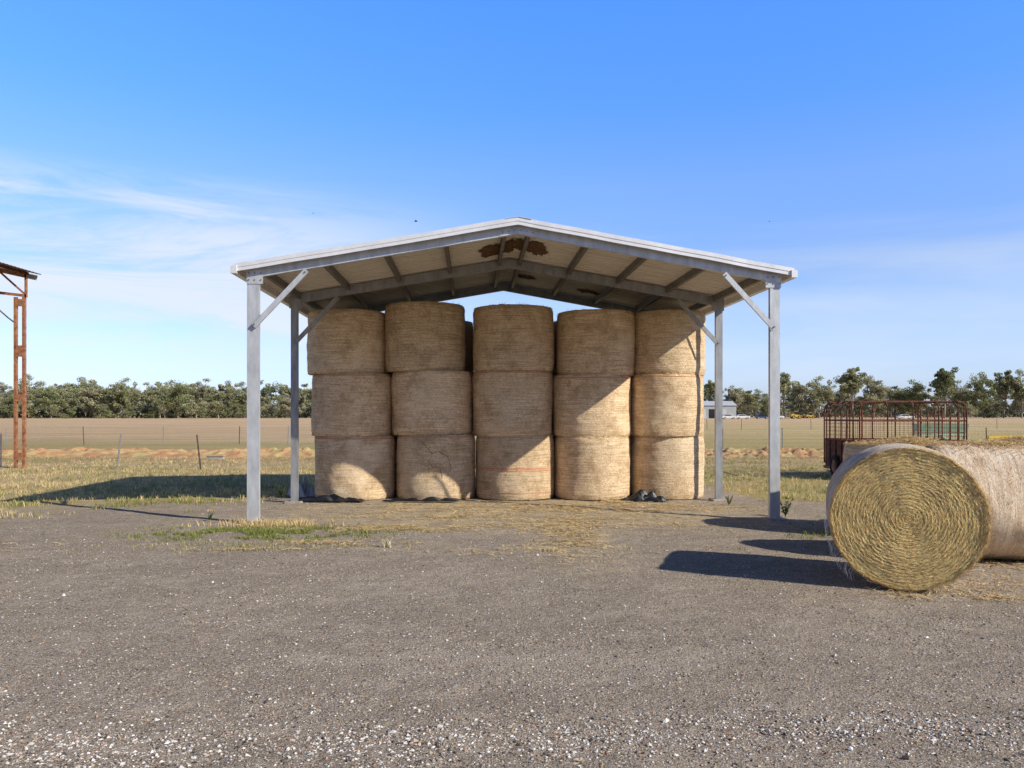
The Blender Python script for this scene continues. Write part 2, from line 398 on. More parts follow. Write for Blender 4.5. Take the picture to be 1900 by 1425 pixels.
dm = MB()
for x0, x1 in ((-60,-3),(3,60)):
    nxm = int((x1-x0)/.16); nym = 34; vs = []
    for j in range(nym+1):
        for i in range(nxm+1):
            x = x0+(x1-x0)*i/nxm; yy = 30.5+6.0*j/nym
            p = j/nym; env = math.sin(PI*p)
            h = env*(.12+.22*noise.noise(Vector((x*.3, yy*.5, 0)))+.26*abs(noise.noise(Vector((x*1.4, yy*1.2, 4))))+.16*noise.noise(Vector((x*3.7, yy*3, 8))))
            ex = min(1, (i)/8, (nxm-i)/8)
            vs.append((x, yy, max(-.05, h*ex-.05)))
    w = nxm+1
    dm.poly(vs, [(j*w+i, j*w+i+1, (j+1)*w+i+1, (j+1)*w+i) for j in range(nym) for i in range(nxm)])
M['soil'] = noisy('orange_soil', (.46,.36,.16), (.46,.25,.125), 1.1, .95, 0, .6, .08, lo=.42, hi=.54)
tag(dm.build('dirt_mound', M['soil']), kind='structure')

# ---------------------------------------------------------------- hay shed
SX = .09; HW = 3.95; FY = [12.62, 15.52, 18.42]; SL = .176; AP = 4.34
sh = empty('open_hay_shed', (SX, 12.62, 0), 'open galvanised steel gable shed sheltering the stacked round hay bales', 'shed')
def rb(x): return AP-SL*abs(x)
for fi, fy in enumerate(FY):
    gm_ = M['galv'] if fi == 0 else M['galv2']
    for s in (-1, 1):
        pw = (.178 if s < 0 else .155) if fi == 0 else .13
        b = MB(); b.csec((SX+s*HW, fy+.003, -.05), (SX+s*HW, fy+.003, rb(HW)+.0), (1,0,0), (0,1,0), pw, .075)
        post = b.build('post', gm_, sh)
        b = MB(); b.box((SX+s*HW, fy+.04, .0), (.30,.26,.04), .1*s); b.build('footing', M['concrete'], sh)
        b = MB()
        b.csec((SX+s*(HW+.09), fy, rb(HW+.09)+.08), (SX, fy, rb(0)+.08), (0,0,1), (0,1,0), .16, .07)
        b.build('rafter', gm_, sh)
        b = MB()
        yb = fy-.012
        b.extr((SX+s*(HW-.02), yb, 2.92), (SX+s*(HW-.80), yb, 3.76), (s*.73,0,.68), (0,1,0), [(-.038,-.035),(.038,-.035),(.038,-.031),(-.034,-.031),(-.034,.005),(-.038,.005)])
        br = b.build('knee_brace', gm_, sh)
        b = MB(); b.box((SX+s*(HW-.03), fy-.004, rb(HW)+.03), (.24,.006,.24)); pl = b.build('bracket_plate', gm_, sh)
        if fi == 0:
            for i in range(3):
                for j in range(2):
                    b = MB(); x = SX+s*(HW-.12+.09*i); z = rb(HW)-.03+.1*j
                    b.tube([(x,fy-.020,z),(x,fy-.005,z)], .010, 6)
                    bo = b.build('bolt', M['bolt'], sh); bo.parent = pl
        for (x, z) in ((HW-.03, 2.95), (HW-.78, 3.73)):
            b = MB(); b.tube([(SX+s*x,yb-.055,z),(SX+s*x,yb-.030,z)], .012, 6); bo = b.build('bolt', M['bolt'], sh); bo.parent = br
    b = MB()
    b.extr((SX,fy-.007,rb(0)+.075), (SX,fy-.001,rb(0)+.075), (1,0,0), (0,0,1), [(-.28,-.120),(0,-.073),(.28,-.120),(.28,.025),(0,.074),(-.28,.025)])
    ap = b.build('apex_plate', gm_, sh)
    for i in range(6):
        b = MB(); x = -.23+.092*i; z = rb(x)+.06
        b.tube([(SX+x,fy-.022,z),(SX+x,fy-.008,z)], .010, 6); bo = b.build('bolt', M['bolt'], sh); bo.parent = ap
for s in (-1, 1):
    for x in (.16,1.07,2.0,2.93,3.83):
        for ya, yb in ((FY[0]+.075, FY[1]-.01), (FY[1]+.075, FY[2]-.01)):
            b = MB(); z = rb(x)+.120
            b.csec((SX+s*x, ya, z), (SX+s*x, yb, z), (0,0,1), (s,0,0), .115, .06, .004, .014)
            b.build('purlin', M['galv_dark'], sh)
    prof = []; y = 12.53
    while y < 18.52:
        prof += [(y,0),(y+.10,0),(y+.125,.026),(y+.165,.026)]; y += .19
    b = MB(); vs = []; nseg = 12
    for k in range(nseg+1):
        x = 4.17*k/nseg; z0 = AP-SL*x+.184
        for py_, pz in prof: vs.append((SX+s*x, py_, z0+pz+.003*noise.noise(Vector((x*s, py_, 1)))))
    w = len(prof)
    b.poly(vs, [(k*w+i, k*w+i+1, (k+1)*w+i+1, (k+1)*w+i) for k in range(nseg) for i in range(w-1)])
    b.build('roof_sheet', M['sheet'], sh)
    for yy, d in ((12.51,-1),(18.54,1)):
        b = MB(); pts = [(-.085,0),(-.085,-.012),(-.035,-.012),(-.030,-.020),(.030,-.020),(.030,.12),(.026,.12),(.026,-.015),(-.03,-.015)]
        if d > 0: pts = [(a,-c) for a, c in pts][::-1]
        b.extr((SX+s*4.20,yy,AP-SL*4.20+.20), (SX,yy,AP+.20), (0,0,1), (0,1,0), pts, seg=40, wob=.010)
        b.build('barge_flashing', M['barge'], sh)
    b = MB(); zg = AP-SL*4.17+.085
    b.extr((SX+s*4.15,12.47,zg), (SX+s*4.15,18.58,zg), (s,0,0), (0,0,1), [(0,0),(.09,0),(.09,.10),(.078,.10),(.078,.095),(.085,.095),(.085,.006),(.006,.006),(.006,.115),(0,.115)])
    b.box((SX+s*4.195,12.468,zg+.055), (.09,.004,.11)); b.box((SX+s*4.195,18.582,zg+.055), (.09,.004,.11))
    b.build('gutter', M['barge'], sh)
b = MB(); b.extr((SX,12.48,AP+.228), (SX,18.56,AP+.228), (1,0,0), (0,0,1), [(-.2,-.035),(0,0),(.2,-.035),(.2,-.031),(0,.005),(-.2,-.031)]); b.build('ridge_cap', M['barge'], sh)
random.seed(11)
for (x, y, rx, ry) in ((-.36,14.5,.20,.5),(.36,14.3,.22,.5),(-.08,14.4,.13,.5),(.12,14.2,.10,.4),(.4,17.2,.2,.2),(1.75,17.6,.25,.2)):
    b = MB(); vs = [(SX+x,y,rb(x)+.178)]; nn = 48
    for i in range(nn):
        a = 2*PI*i/nn; r = 1+.5*noise.noise(Vector((math.cos(a)*1.5+x*9, math.sin(a)*1.5, y)))+.35*noise.noise(Vector((math.cos(a)*5, math.sin(a)*5, y+x)))
        px_, py_ = x+math.cos(a)*rx*r, y+math.sin(a)*ry*r
        vs.append((SX+px_, py_, rb(px_)+.176-random.uniform(0,.012)))
    b.poly(vs, [(0,i+1,(i+1) % nn+1) for i in range(nn)]); b.build('rust_patch', M['rustpatch'], sh)
sh.rotation_euler = (0,0,.048)

# ---------------------------------------------------------------- bales
def rfun(r, seed, th, z, h, rag=1.):
    t = z/h; e = min(t, 1-t)
    k = r*(1-.036*math.exp(-(e/.035)**2))+.008*math.sin(PI*t)
    return k+rag*(.022*noise.noise(Vector((math.cos(th)*1.5, math.sin(th)*1.5, z*1.6+seed)))+.011*noise.noise(Vector((math.cos(th)*5, math.sin(th)*5, z*9+seed))))
def bale(name, r, h, seed, label, netm, cat='hay bale', group=None, fringe=620, fuzz=2400, ft=1.):
    random.seed(seed)
    root = empty(name, (0,0,0), label, cat, group); root['_local'] = 1
    ns, nz = 80, 28; b = MB()
    vs = [(math.cos(2*PI*i/ns)*rfun(r,seed,2*PI*i/ns,h*j/nz,h), math.sin(2*PI*i/ns)*rfun(r,seed,2*PI*i/ns,h*j/nz,h), h*j/nz) for j in range(nz+1) for i in range(ns)]
    b.poly(vs, [(j*ns+i, j*ns+(i+1) % ns, (j+1)*ns+(i+1) % ns, (j+1)*ns+i) for j in range(nz) for i in range(ns)])
    b.build('net_wrap', netm, root, True)
    for top in (0, 1):
        b = MB(); z = h if top else 0.; vs = []; nr = 12
        for k in range(nr+1):
            for i in range(ns):
                th = 2*PI*i/ns; rr = rfun(r,seed,th,z,h)*k/nr
                dz = 0 if k == nr else (.02*noise.noise(Vector((math.cos(th)*rr*6, math.sin(th)*rr*6, seed)))+.006*(1 if top else -1))*(1 if k else 1)
                if not top: dz = abs(dz)
                vs.append((math.cos(th)*rr, math.sin(th)*rr, z+dz*(1 if top else .5)))
        b.poly(vs, [(k*ns+i, k*ns+(i+1) % ns, (k+1)*ns+(i+1) % ns, (k+1)*ns+i) for k in range(nr) for i in range(ns)])
        b.build('hay_end', M['hay'], root, True)
    b = MB()
    for _ in range(fringe):
        th = random.uniform(0, 2*PI); top = random.random() < .55; z = h-abs(random.gauss(0,.018)) if top else abs(random.gauss(0,.022))
        dens = noise.noise(Vector((math.cos(th)*2, math.sin(th)*2, seed+top*5)))
        if dens < -.1 and random.random() < .7: continue
        rr = rfun(r,seed,th,z,h)+random.uniform(-.01,.018)
        tan = Vector((-math.sin(th), math.cos(th), 0)); out = Vector((math.cos(th), math.sin(th), 0))
        d = tan+out*random.uniform(-.2,.5)+Vector((0,0,random.uniform(-.6,.5)))
        if random.random() < .25: d = Vector((0,0,-1))+tan*random.uniform(-.6,.6)+out*.25
        strip(b, out*rr+Vector((0,0,max(z,.012))), d, out+Vector((0,0,.2)), random.uniform(.04,.13), random.uniform(.003,.006), strawcol(.9*ft), .01)
    for _ in range(fuzz):
        th = random.uniform(0, 2*PI); z = random.uniform(.04, h-.04)
        rr = rfun(r,seed,th,z,h)+.002
        tan = Vector((-math.sin(th), math.cos(th), 0)); out = Vector((math.cos(th), math.sin(th), 0))
        d = tan+Vector((0,0,random.gauss(0,.6)))+out*random.uniform(-.05,.05)
        strip(b, out*rr+Vector((0,0,z)), d, out, random.uniform(.012,.05), random.uniform(.0015,.004), strawcol(random.uniform(.4,1.1)*ft), .004)
    b.build('straw_fringe', M['straw'], root)
    return root
RB, HB = .745, 1.2
GB = 'upright round bales stacked under the shed roof'
protos = [bale('round_hay_bale', RB, HB, 3+7*k, '', M['net'], group=GB) for k in range(4)]
cols = [('leftmost', 0), ('second from left', 0), ('centre', 0), ('second from right', 0), ('rightmost', .1)]
PX = {'bottom': [(660,147),(809,144),(956,145),(1099,140),(1236,136)], 'middle': [(655,148),(802,148),(951,147),(1098,144),(1236,135)], 'top': [(645,145),(789,147),(953,148),(1105,143),(1240,133)]}
HT = {0: [1.20,1.19,1.21], 1: [1.22,1.22,1.30], 2: [1.20,1.25,1.23], 3: [1.20,1.17,1.23], 4: [1.20,1.18,1.22]}
MARK = {(0,0):'sunlit at its base', (1,0):'with a dark tear', (2,0):'with red twine lines', (4,2):'sunlit under the eave'}
used = [False]*4
def place(k, loc, rz, sc, label, group=GB):
    if not used[k]:
        used[k] = True; o = protos[k]; o.location = loc; o.rotation_euler = (0,0,rz); o.scale = sc; o['label'] = label; o['group'] = group; return o
    return dup(protos[k], loc, rz, sc, label, group)
random.seed(5)
special = {}
for ci, (cn, dy) in enumerate(cols):
    z = -.0
    for ri, rn in enumerate(('bottom','middle','top')):
        px, w = PX[rn][ci]; Yc = 16.40+dy+random.uniform(-.03,.05)
        if rn == 'middle': Yc -= .02
        x = at(px, Yc); rr = w/2/F*Yc; hh = HT[ci][ri]
        extra = MARK.get((ci, ri), '')
        lab = f"{rn} bale of the {cn} column, front row" + ((', '+extra) if extra else '')
        k = (ci*3+ri*2+ci//2) % 4
        o = place(k, (x, Yc, z), random.uniform(0, 6.28), (rr/RB, rr/RB, hh/HB), lab)
        special[(ci, ri)] = (o, k); z += hh-.004
for ci in range(5):
    z = 0
    for ri, rn in enumerate(('bottom','middle','top')):
        Yc = 17.98; hh = [1.2,1.19,1.2][ri]; sxx = {1: .03, 2: -.02}.get(ci, 0)
        x = at([655,800,951,1098,1240][ci], 16.45)+sxx
        place(random.randrange(4), (x, Yc, z), random.uniform(0, 6.28), (.985,.985,hh/HB), f"{rn} bale of the {cols[ci][0]} column, shaded rear row", 'round bales stacked in the rear row')
        z += hh-.004
def band(o, k, zs, w_=.009):
    for z in zs:
        b = MB(); ns = 80; seed = 3+7*k; vs = []
        for i in range(ns):
            th = 2*PI*i/ns; rr = rfun(RB, seed, th, z, HB)+.006; dz = .014*noise.noise(Vector((math.cos(th)*3, math.sin(th)*3, z*7)))
            for q in (-w_, w_): vs.append((math.cos(th)*rr, math.sin(th)*rr, z+dz+q))
        b.poly(vs, [(2*i, 2*((i+1) % ns), 2*((i+1) % ns)+1, 2*i+1) for i in range(ns)])
        b.build('twine_band', M['twine'], o)
band(*special[(2,0)], [.59]); band(*special[(2,0)], [.55,.13], .006); band(*special[(2,1)], [1.16]); band(*special[(3,1)], [1.14]); band(*special[(0,0)], [1.15]); band(*special[(0,1)], [1.16]); band(*special[(1,0)], [1.17], .007); band(*special[(4,1)], [1.15], .006)
def tear(o, k, path):
    seed = 3+7*k; rz = o.rotation_euler.z
    b = MB()
    for (a0, z0), (a1, z1) in zip(path, path[1:]):
        vs = []
        m_ = 7
        for q in range(m_+1):
            t = q/m_; a = a0+(a1-a0)*t; z = z0+(z1-z0)*t+.02*noise.noise(Vector((a*20, z0*9, t*4))); th = math.radians(-90+a)-rz
            rr = rfun(RB, seed, th, z, HB)+.007; w = .0015+.004*random.random(); wa = w/RB
            for dd in (-1, 1): vs.append((math.cos(th+dd*wa)*rr, math.sin(th+dd*wa)*rr, z+dd*w))
        b.poly(vs, [(2*i, 2*i+2, 2*i+3, 2*i+1) for i in range(m_)])
    b.build('tear', M['tear'], o)
tear(*special[(1,0)], [(-16,1.10),(-8,.98),(0,.86),(-6,.72),(2,.60),(10,.62),(14,.44),(9,.35)])
tear(*special[(1,0)], [(0,.86),(10,.90),(22,.80),(26,.60),(20,.42)])

def orient(o, a):   # lay a bale down: its axis along the ground heading a (from +y towards +x)
    away = Vector((math.sin(a), math.cos(a), 0)); up = Vector((0,0,1)); side = up.cross(away)
    o.rotation_euler = Matrix((side, up, away)).transposed().to_euler()
ga = 'loose round bales right of the shed'
pale = bale('round_hay_bale', .635, 1.3, 77, 'pale net wrapped round bale lying sideways right behind the golden one', M['netpale'], group=ga, fringe=900, fuzz=1800, ft=1.0)
b = dup(pale, (5.33, 11.45, 0), 2., (1.15,1.15,.93), 'upright round bale with pinkish wrap, mostly hidden behind the lying bale', ga)
b = dup(pale, (7.0, 11.3, 0), 4., (1.15,1.15,.93), 'upright round bale at the right picture edge, behind the pale one', ga)
HA = math.radians(101)
pale.location = (4.74, 9.52, .632); orient(pale, HA)
for (x, y, lab) in ((5.35,9.40,'loose hay strewn along the top of the pale sideways bale'), (6.85,11.3,'loose hay heaped on the rear upright bale by the right edge'), (5.4,11.4,'loose hay heaped on the mostly hidden upright bale')):
    b = MB(); random.seed(int(x*10))
    for _ in range(1500):
        if y < 10:
            u_ = max(.08, min(1.22, random.gauss(.75,.38))); dy_ = max(-.4, min(.4, random.gauss(.04,.15)))
            zz = .632+math.sqrt(.645**2-dy_**2)+random.random()*.02*math.exp(-(dy_/.2)**2)+.006
            px_, py_ = 4.74+math.sin(HA)*u_-math.cos(HA)*dy_, 9.52+math.cos(HA)*u_+math.sin(HA)*dy_
        else:
            a = random.uniform(0, 2*PI); r = min(abs(random.gauss(0,.33)), .66); px_, py_ = x+math.cos(a)*r, y+math.sin(a)*r
            zz = 1.222+random.random()*(.07*math.exp(-(r/.4)**2)+.02)
        d = Vector((random.uniform(-1,1), random.uniform(-1,1), random.uniform(-.2,.2)))
        strip(b, (px_, py_, zz), d, (random.uniform(-.5,.5),random.uniform(-.5,.5),1), random.uniform(.05,.15), random.uniform(.004,.007), strawcol(), .012)
    tag(b.build('loose_hay', M['straw'], origin=(x,y,1.2)), lab, 'hay')

random.seed(21); R0 = .665; L0 = 1.2
ang = math.radians(19)
lb = empty('round_hay_bale', (0,0,0), 'golden round bale lying on its side, spiral end facing the viewer', 'hay bale'); lb['_local'] = 1
ns, nz = 96, 24; b = MB()
vs = [(math.cos(2*PI*i/ns)*rfun(R0,5,2*PI*i/ns,L0*j/nz,L0), math.sin(2*PI*i/ns)*rfun(R0,5,2*PI*i/ns,L0*j/nz,L0), L0*j/nz) for j in range(nz+1) for i in range(ns)]
b.poly(vs, [(j*ns+i, j*ns+(i+1) % ns, (j+1)*ns+(i+1) % ns, (j+1)*ns+i) for j in range(nz) for i in range(ns)])
b.build('net_wrap', M['netpale'], lb, True)
def wv(r, th): return r*210+th+2.2*noise.noise(Vector((math.cos(th)*r*5, math.sin(th)*r*5, 7)))
def endz(r, th): return .0015*math.sin(wv(r,th))+.012*noise.noise(Vector((math.cos(th)*r*4, math.sin(th)*r*4, 3)))+.004*noise.noise(Vector((math.cos(th)*r*14, math.sin(th)*r*14, 5)))+.012*(1-(r/R0)**2)
for top in (0, 1):
    b = MB(); vs = []; nr = 60
    for k in range(nr+1):
        for i in range(ns):
            th = 2*PI*i/ns; rr = rfun(R0,5,th,0,L0)*k/nr; d = endz(rr, th)*(0 if k == nr else 1)
            vs.append((math.cos(th)*rr, math.sin(th)*rr, L0+d if top else -d))
    b.poly(vs, [(k*ns+i, k*ns+(i+1) % ns, (k+1)*ns+(i+1) % ns, (k+1)*ns+i) for k in range(nr) for i in range(ns)])
    b.build('hay_end', M['haydark'], lb, True)
b = MB()
for _ in range(42000):
    r = R0*math.sqrt(random.random())*.99; th = random.uniform(0, 2*PI)
    d0 = endz(r, th)
    tan = Vector((-math.sin(th), math.cos(th), 0)); rad = Vector((math.cos(th), math.sin(th), 0)); out = Vector((0,0,-1))
    d = tan+rad*random.gauss(.04,.22)+out*random.gauss(0,.05)
    ln = random.uniform(.02,.07)*(.5+r)
    v = 1.10+.10*math.sin(wv(r,th))+random.uniform(-.22,.16)
    c = (.96*v, .695*v, .325*v) if random.random() < .78 else (.55*v, .37*v, .15*v)
    c = tuple(min(q, .96) for q in c)
    p = rad*r+out*(d0+random.uniform(-.004,.010))
    # straw tilts vary but are skewed toward the sun to brighten the end
    nr_ = out+Vector((random.uniform(-.8,.25), random.uniform(-.1,.7), 0))
    strip(b, p, d, nr_, ln, random.uniform(.0012,.0028), c, random.uniform(-.001,.003))
for _ in range(2400):
    th = random.uniform(0, 2*PI); tan = Vector((-math.sin(th), math.cos(th), 0)); rad = Vector((math.cos(th), math.sin(th), 0))
    d = tan*random.choice((-1,1))+rad*random.uniform(-.35,.55)+Vector((0,0,random.uniform(-.5,.5)))
    strip(b, rad*(R0+random.uniform(-.035,.006))+Vector((0,0,random.uniform(-.03,.05))), d, rad, random.uniform(.04,.13), .003, strawcol(.95), .006)
b.build('straw_strands', M['straw'], lb)
b = MB()
for _ in range(60):
    th = math.radians(random.uniform(-50, 5)); z = random.uniform(0,.25)
    p = Vector((math.cos(th)*(R0+.005), math.sin(th)*(R0+.005), z))
    b.tube([p, p+Vector((random.uniform(.01,.04), -.05, random.uniform(-.03,.03))), p+Vector((random.uniform(0,.04), -.12, random.uniform(-.04,.04)))], .0009, 3)
b.build('net_threads', M['white'], lb)
orient(lb, ang); lb.location = (3.64, 7.68, R0-.012); lb.scale = (1.02,.99,1)

# ---------------------------------------------------------------- plastic
def crumple(name, cx, cy, sx, sy, hh, m, label, seed, rot=0.):
    nn = 46; vs = []; b = MB()
    for j in range(nn+1):
        for i in range(nn+1):
            u, v = i/nn*2-1, j/nn*2-1
            p = Vector((u*1.7, v*.9, seed)); e = max(abs(u), abs(v))
            k = 1+.35*noise.noise(Vector((u*1.8, v*1.8, seed+4)))
            x, y = u*sx*k, v*sy*k
            z = hh*abs(noise.noise(p))*1.9+hh*.22*abs(noise.noise(p*3))
            z *= (1-e**6)
            vs.append((cx+x*math.cos(rot)-y*math.sin(rot), cy+x*math.sin(rot)+y*math.cos(rot), z+.010))
    w = nn+1
    b.poly(vs, [(j*w+i, j*w+i+1, (j+1)*w+i+1, (j+1)*w+i) for j in range(nn) for i in range(nn)])
    tag(b.build(name, m, origin=(cx,cy,0)), label, 'plastic sheet')
crumple('plastic_sheet', at(612,15.5), 15.48, .62, .14, .11, M['tarp'], 'crumpled black plastic at the foot of the leftmost bale column', 3)
crumple('plastic_sheet', at(782,15.5), 15.46, .66, .09, .06, M['tarp'], 'flat strip of black plastic below the torn bale', 9)
crumple('plastic_sheet', at(1195,15.7), 15.60, .42, .15, .17, M['tarp'], 'crumpled black plastic between the two right bale columns', 16, -.2)
crumple('plastic_sheet', at(556,16.4), 16.5, .22, .3, .40, M['tarp_grey'], 'grey plastic scrap beside the second left post', 19, .4)

# ---------------------------------------------------------------- weeds
M['leaf_stem'] = mat('stem_green', (.12,.15,.05), .8)
def weed(x, y, h, label, nst=7, seed=1):
    random.seed(seed); root = empty('weed', (x,y,0), label, 'weed'); b = MB(); lf = MB()
    for _ in range(nst):
        a = random.uniform(0, 6.28); L = h*random.uniform(.6,1.1); dx, dy = math.cos(a)*L*.4, math.sin(a)*L*.4
        pts = [Vector((x,y,-.01)), Vector((x+dx*.4,y+dy*.4,L*.55)), Vector((x+dx,y+dy,L))]
        b.tube(pts, [.005,.004,.002], 4)
        for _ in range(22):
            t = random.uniform(.2,1); p = pts[0].lerp(pts[2], t); a2 = random.uniform(0,6.28); l = h*.15*random.uniform(.6,1.2)
            v = random.uniform(.7,1.3)
            strip(lf, p+Vector((math.cos(a2),math.sin(a2),.2))*l/2, (math.cos(a2),math.sin(a2),random.uniform(-.2,.5)), (0,0,1), l, l*.4, (.08*v,.12*v,.04*v), .01)
    b.build('stem', M['leaf_stem'], root); lf.build('leaves', M['blade'], root)
weed(4.32, 13.2, .30, 'dark leafy weed beside the right front post', 9, 2)
weed(at(1350,15.0), 14.9, .18, 'small green weed at the foot of the second right post', 7, 3)
weed(at(385,12.6), 12.7, .12, 'low broad weed on gravel left of the front post', 8, 4)
weed(at(515,15.6), 15.9, .30, 'wispy weed near the second left post', 8, 5)
random.seed(9)
b = MB()
for _ in range(200): tuft(b, random.gauss(-3.5,.36), random.gauss(12.28,.14), random.uniform(.03,.13), 5, DRY, .08)
tag(b.build('dry_grass_tuft', M['blade'], origin=(-3.5,12.28,0)), 'dry grass clump at the foot of the left front post', 'grass')
b = MB()
for _ in range(12): tuft(b, random.gauss(at(722,10.3),.05), random.gauss(10.2,.03), .11, 3, [(.6,.52,.32)], .03)
tag(b.build('dry_grass_tuft', M['blade'], origin=(at(722,10.3),10.2,0)), 'small pale dry tuft alone on the gravel in front of the shed', 'grass')

# ---------------------------------------------------------------- left rusty shed
LS = empty('rusty_open_shed', (-14.8, 25, 0), 'tall open shed with rusty lattice column at the left edge', 'shed')
for yy in (25.0, 19.0):
    for xx in (-14.75, -24.8):
        b = MB()
        for s in (-.125, .125): b.csec((xx+s, yy, -.05), (xx+s, yy, 5.12), (1,0,0), (0,1,0), .085, .09, .008, .01)
        for z in (.35,2.1,3.5,4.95): b.box((xx, yy-.004, z), (.24,.006,.22 if z != 3.5 else .34))
        b.build('column', M['rust'], LS)
    b = MB()
    for s, x0 in ((1,-14.55),(-1,-25.05)):
        xm = -19.8
        b.bar((x0,yy+.045,5.75),(xm,yy+.045,6.9),.07,.10); b.bar((x0,yy+.045,5.16),(xm,yy+.045,5.75),.07,.08)
        b.bar((x0-s*.02,yy+.045,5.12),(x0-s*.02,yy+.045,5.80),.06,.07)
        n_ = 6
        for i in range(n_):
            t0, t1 = i/n_, (i+1)/n_
            lo = lambda t: Vector((x0+(xm-x0)*t, yy+.045, 5.16+.59*t)); hi = lambda t: Vector((x0+(xm-x0)*t, yy+.045, 5.75+1.15*t))
            b.bar(hi(t0) if i % 2 else lo(t0), lo(t1) if i % 2 else hi(t1), .04,.05)
            b.bar(lo(t1), hi(t1), .04,.05)
    b.build('truss', M['rust'], LS)
    for s, xx in ((1,-14.75),(-1,-24.8)):
        b = MB(); b.tube([(xx-s*.15,yy+.04,4.35),(xx-s*.35,yy+.04,4.50),(xx-s*.75,yy+.04,4.85),(xx-s*1.3,yy+.04,5.22)], .022, 6); b.build('knee_brace', M['picket'], LS)
for s in (1, -1):
    for t in (.02,.25,.5,.75,.97):
        b = MB(); x = -19.8+s*5.25*(1-t); z = 5.75+1.15*t+.09
        b.bar((x,18.6,z),(x,25.3,z),.05,.08); b.build('purlin', M['rust_dark'], LS)
    b = MB(); vs = []; y = 18.4; k = 0; prof = []
    while y < 25.4: prof.append((y, .014*math.sin(k*PI/2))); y += .045; k += 1
    for xx, z in ((-19.8, 7.06), (-19.8+s*5.52, 5.85)):
        for yy, zz in prof: vs.append((xx, yy, z+zz))
    w = len(prof); b.poly(vs, [(i, i+1, w+i+1, w+i) for i in range(w-1)])
    b.build('roof_sheet', M['galv_dark'], LS)
    b = MB(); b.bar((-19.8+s*5.35,25.42,5.76),(-19.8+s*.05,25.42,6.92),.02,.16); b.build('barge_board', M['farwall'], LS)

# ---------------------------------------------------------------- fences
def fence(label, posts, wires, ph, lean, m, seed):
    random.seed(seed); r = empty('wire_fence', (posts[0][0], posts[0][1], 0), label, 'fence'); tops = []
    for i, (x, y) in enumerate(posts):
        dx = lean[i] if i < len(lean) else random.uniform(-.04,.04)
        b = MB(); p0 = Vector((x,y,-.05)); p1 = Vector((x+dx,y,ph))
        b.extr(p0, p1, (1,0,0), (0,1,0), [(-.022,-.006),(-.004,-.006),(-.004,-.03),(.004,-.03),(.004,-.006),(.022,-.006),(.022,.004),(-.022,.004)])
        b.build('picket', m[i % len(m)], r); tops.append((p0, p1))
    b = MB()
    for w in wires:
        for (a0, a1), (b0, b1) in zip(tops, tops[1:]):
            p, q = a0.lerp(a1, w), b0.lerp(b1, w); mid = (p+q)/2-Vector((0,0,.02)); b.tube([p+Vector((0,-.035,0)),mid+Vector((0,-.035,0)),q+Vector((0,-.035,0))], .0025, 3, False)
    b.build('wire', M['wire'], r)
fence('low wire fence with leaning steel pickets in the left grass', [(-19.5,25.4),(at(2,25.6),25.6),(at(217,24.6),24.6),(at(373,24.0),24.0),(-5.6,24.2),(-1.,24.4)], (.35,.55,.75,.92), 1.02, [0,0,.12,-.12,0,0], [M['picket'],M['picket_grey'],M['picket_grey'],M['picket']], 1)
fence('farther wire fence crossing the left paddock behind the dirt mound', [(at(p,44),44+.3*i) for i,p in enumerate((-120,5,145,290,430,520,640,760))], (.3,.6,.9), .95, [0,0,-.05,0,.03], [M['picket'],M['picket_grey']], 2)
fence('wire fence on slim pickets crossing the right paddock', [(at(p,36),36+.4*i) for i,p in enumerate((1210,1345,1463,1590,1730,1880,2050))], (.3,.6,.9), 1.0, [], [M['picket_grey'],M['picket']], 3)
fence('distant wire fence on the right, far beyond the dirt mound', [(at(p,85),85) for p in (1250,1312,1376,1440,1505,1570,1640,1710,1780,1850,1920)], (.4,.7,.95), 1.1, [], [M['picket']], 4)
b = MB(); b.box((0,0,.05),(.58,.2,.12)); b.box((0,0,.125),(.64,.26,.03))
tag(b.build('concrete_block', M['concrete']), 'small pale concrete block lying by the left dirt mound', 'block').location = (at(400,29.8),29.8,0)

# ---------------------------------------------------------------- rusty stock crate
cr = empty('stock_crate_trailer', (9.75, 21.4, 0), 'rusty tubular stock crate trailer behind the loose bales', 'trailer')
x0, x1, y0, y1, zt, zf = 8.45, 11.05, 20.3, 22.6, 1.92, .30
def wall(a, b_, nb, inward, full=False):
    mb = MB(); a, b_ = Vector(a), Vector(b_); inn = Vector(inward)
    for i in range(nb+1):
        p = a.lerp(b_, i/nb)
        mb.tube([p+Vector((0,0,zf)), p+Vector((0,0,zt-.22)), p+inn*.03+Vector((0,0,zt-.09)), p+inn*.11+Vector((0,0,zt-.02)), p+inn*.22+Vector((0,0,zt))], .019, 6)
    for z in (.95, 1.45): mb.tube([a+Vector((0,0,z)), b_+Vector((0,0,z))], .017, 6)
    mb.tube([a+inn*.22+Vector((0,0,zt)), b_+inn*.22+Vector((0,0,zt))], .024, 6)
    mb.build('side_frame', M['rust_dark'], cr)
    mb = MB(); L = (b_-a).length; k = int(L/.10); zt2 = 1.62
    for i in range(1, k):
        p = a.lerp(b_, i/k)+inn*.02; mb.tube([p+Vector((0,0,.95)), p+Vector((0,0,zt2))], .0045, 3)
    for i in range(7):
        z = .97+i*.10; mb.tube([a+inn*.02+Vector((0,0,z)), b_+inn*.02+Vector((0,0,z))], .0045, 3)
    mb.build('mesh_panel', M['rust_dark'], cr)
    mb = MB()
    mb.bar(a+inn*.03+Vector((0,0,.55)), b_+inn*.03+Vector((0,0,.55)), .012,.78)
    mb.build('lower_panel', M['rust_dark'], cr)
wall((x0,y0,0),(x0,y1,0),6,(1,0,0)); wall((x1,y0,0),(x1,y1,0),6,(-1,0,0)); wall((x0+.06,y0,0),(x1-.06,y0,0),4,(0,1,0)); wall((x0+.06,y1,0),(x1-.06,y1,0),4,(0,-1,0))
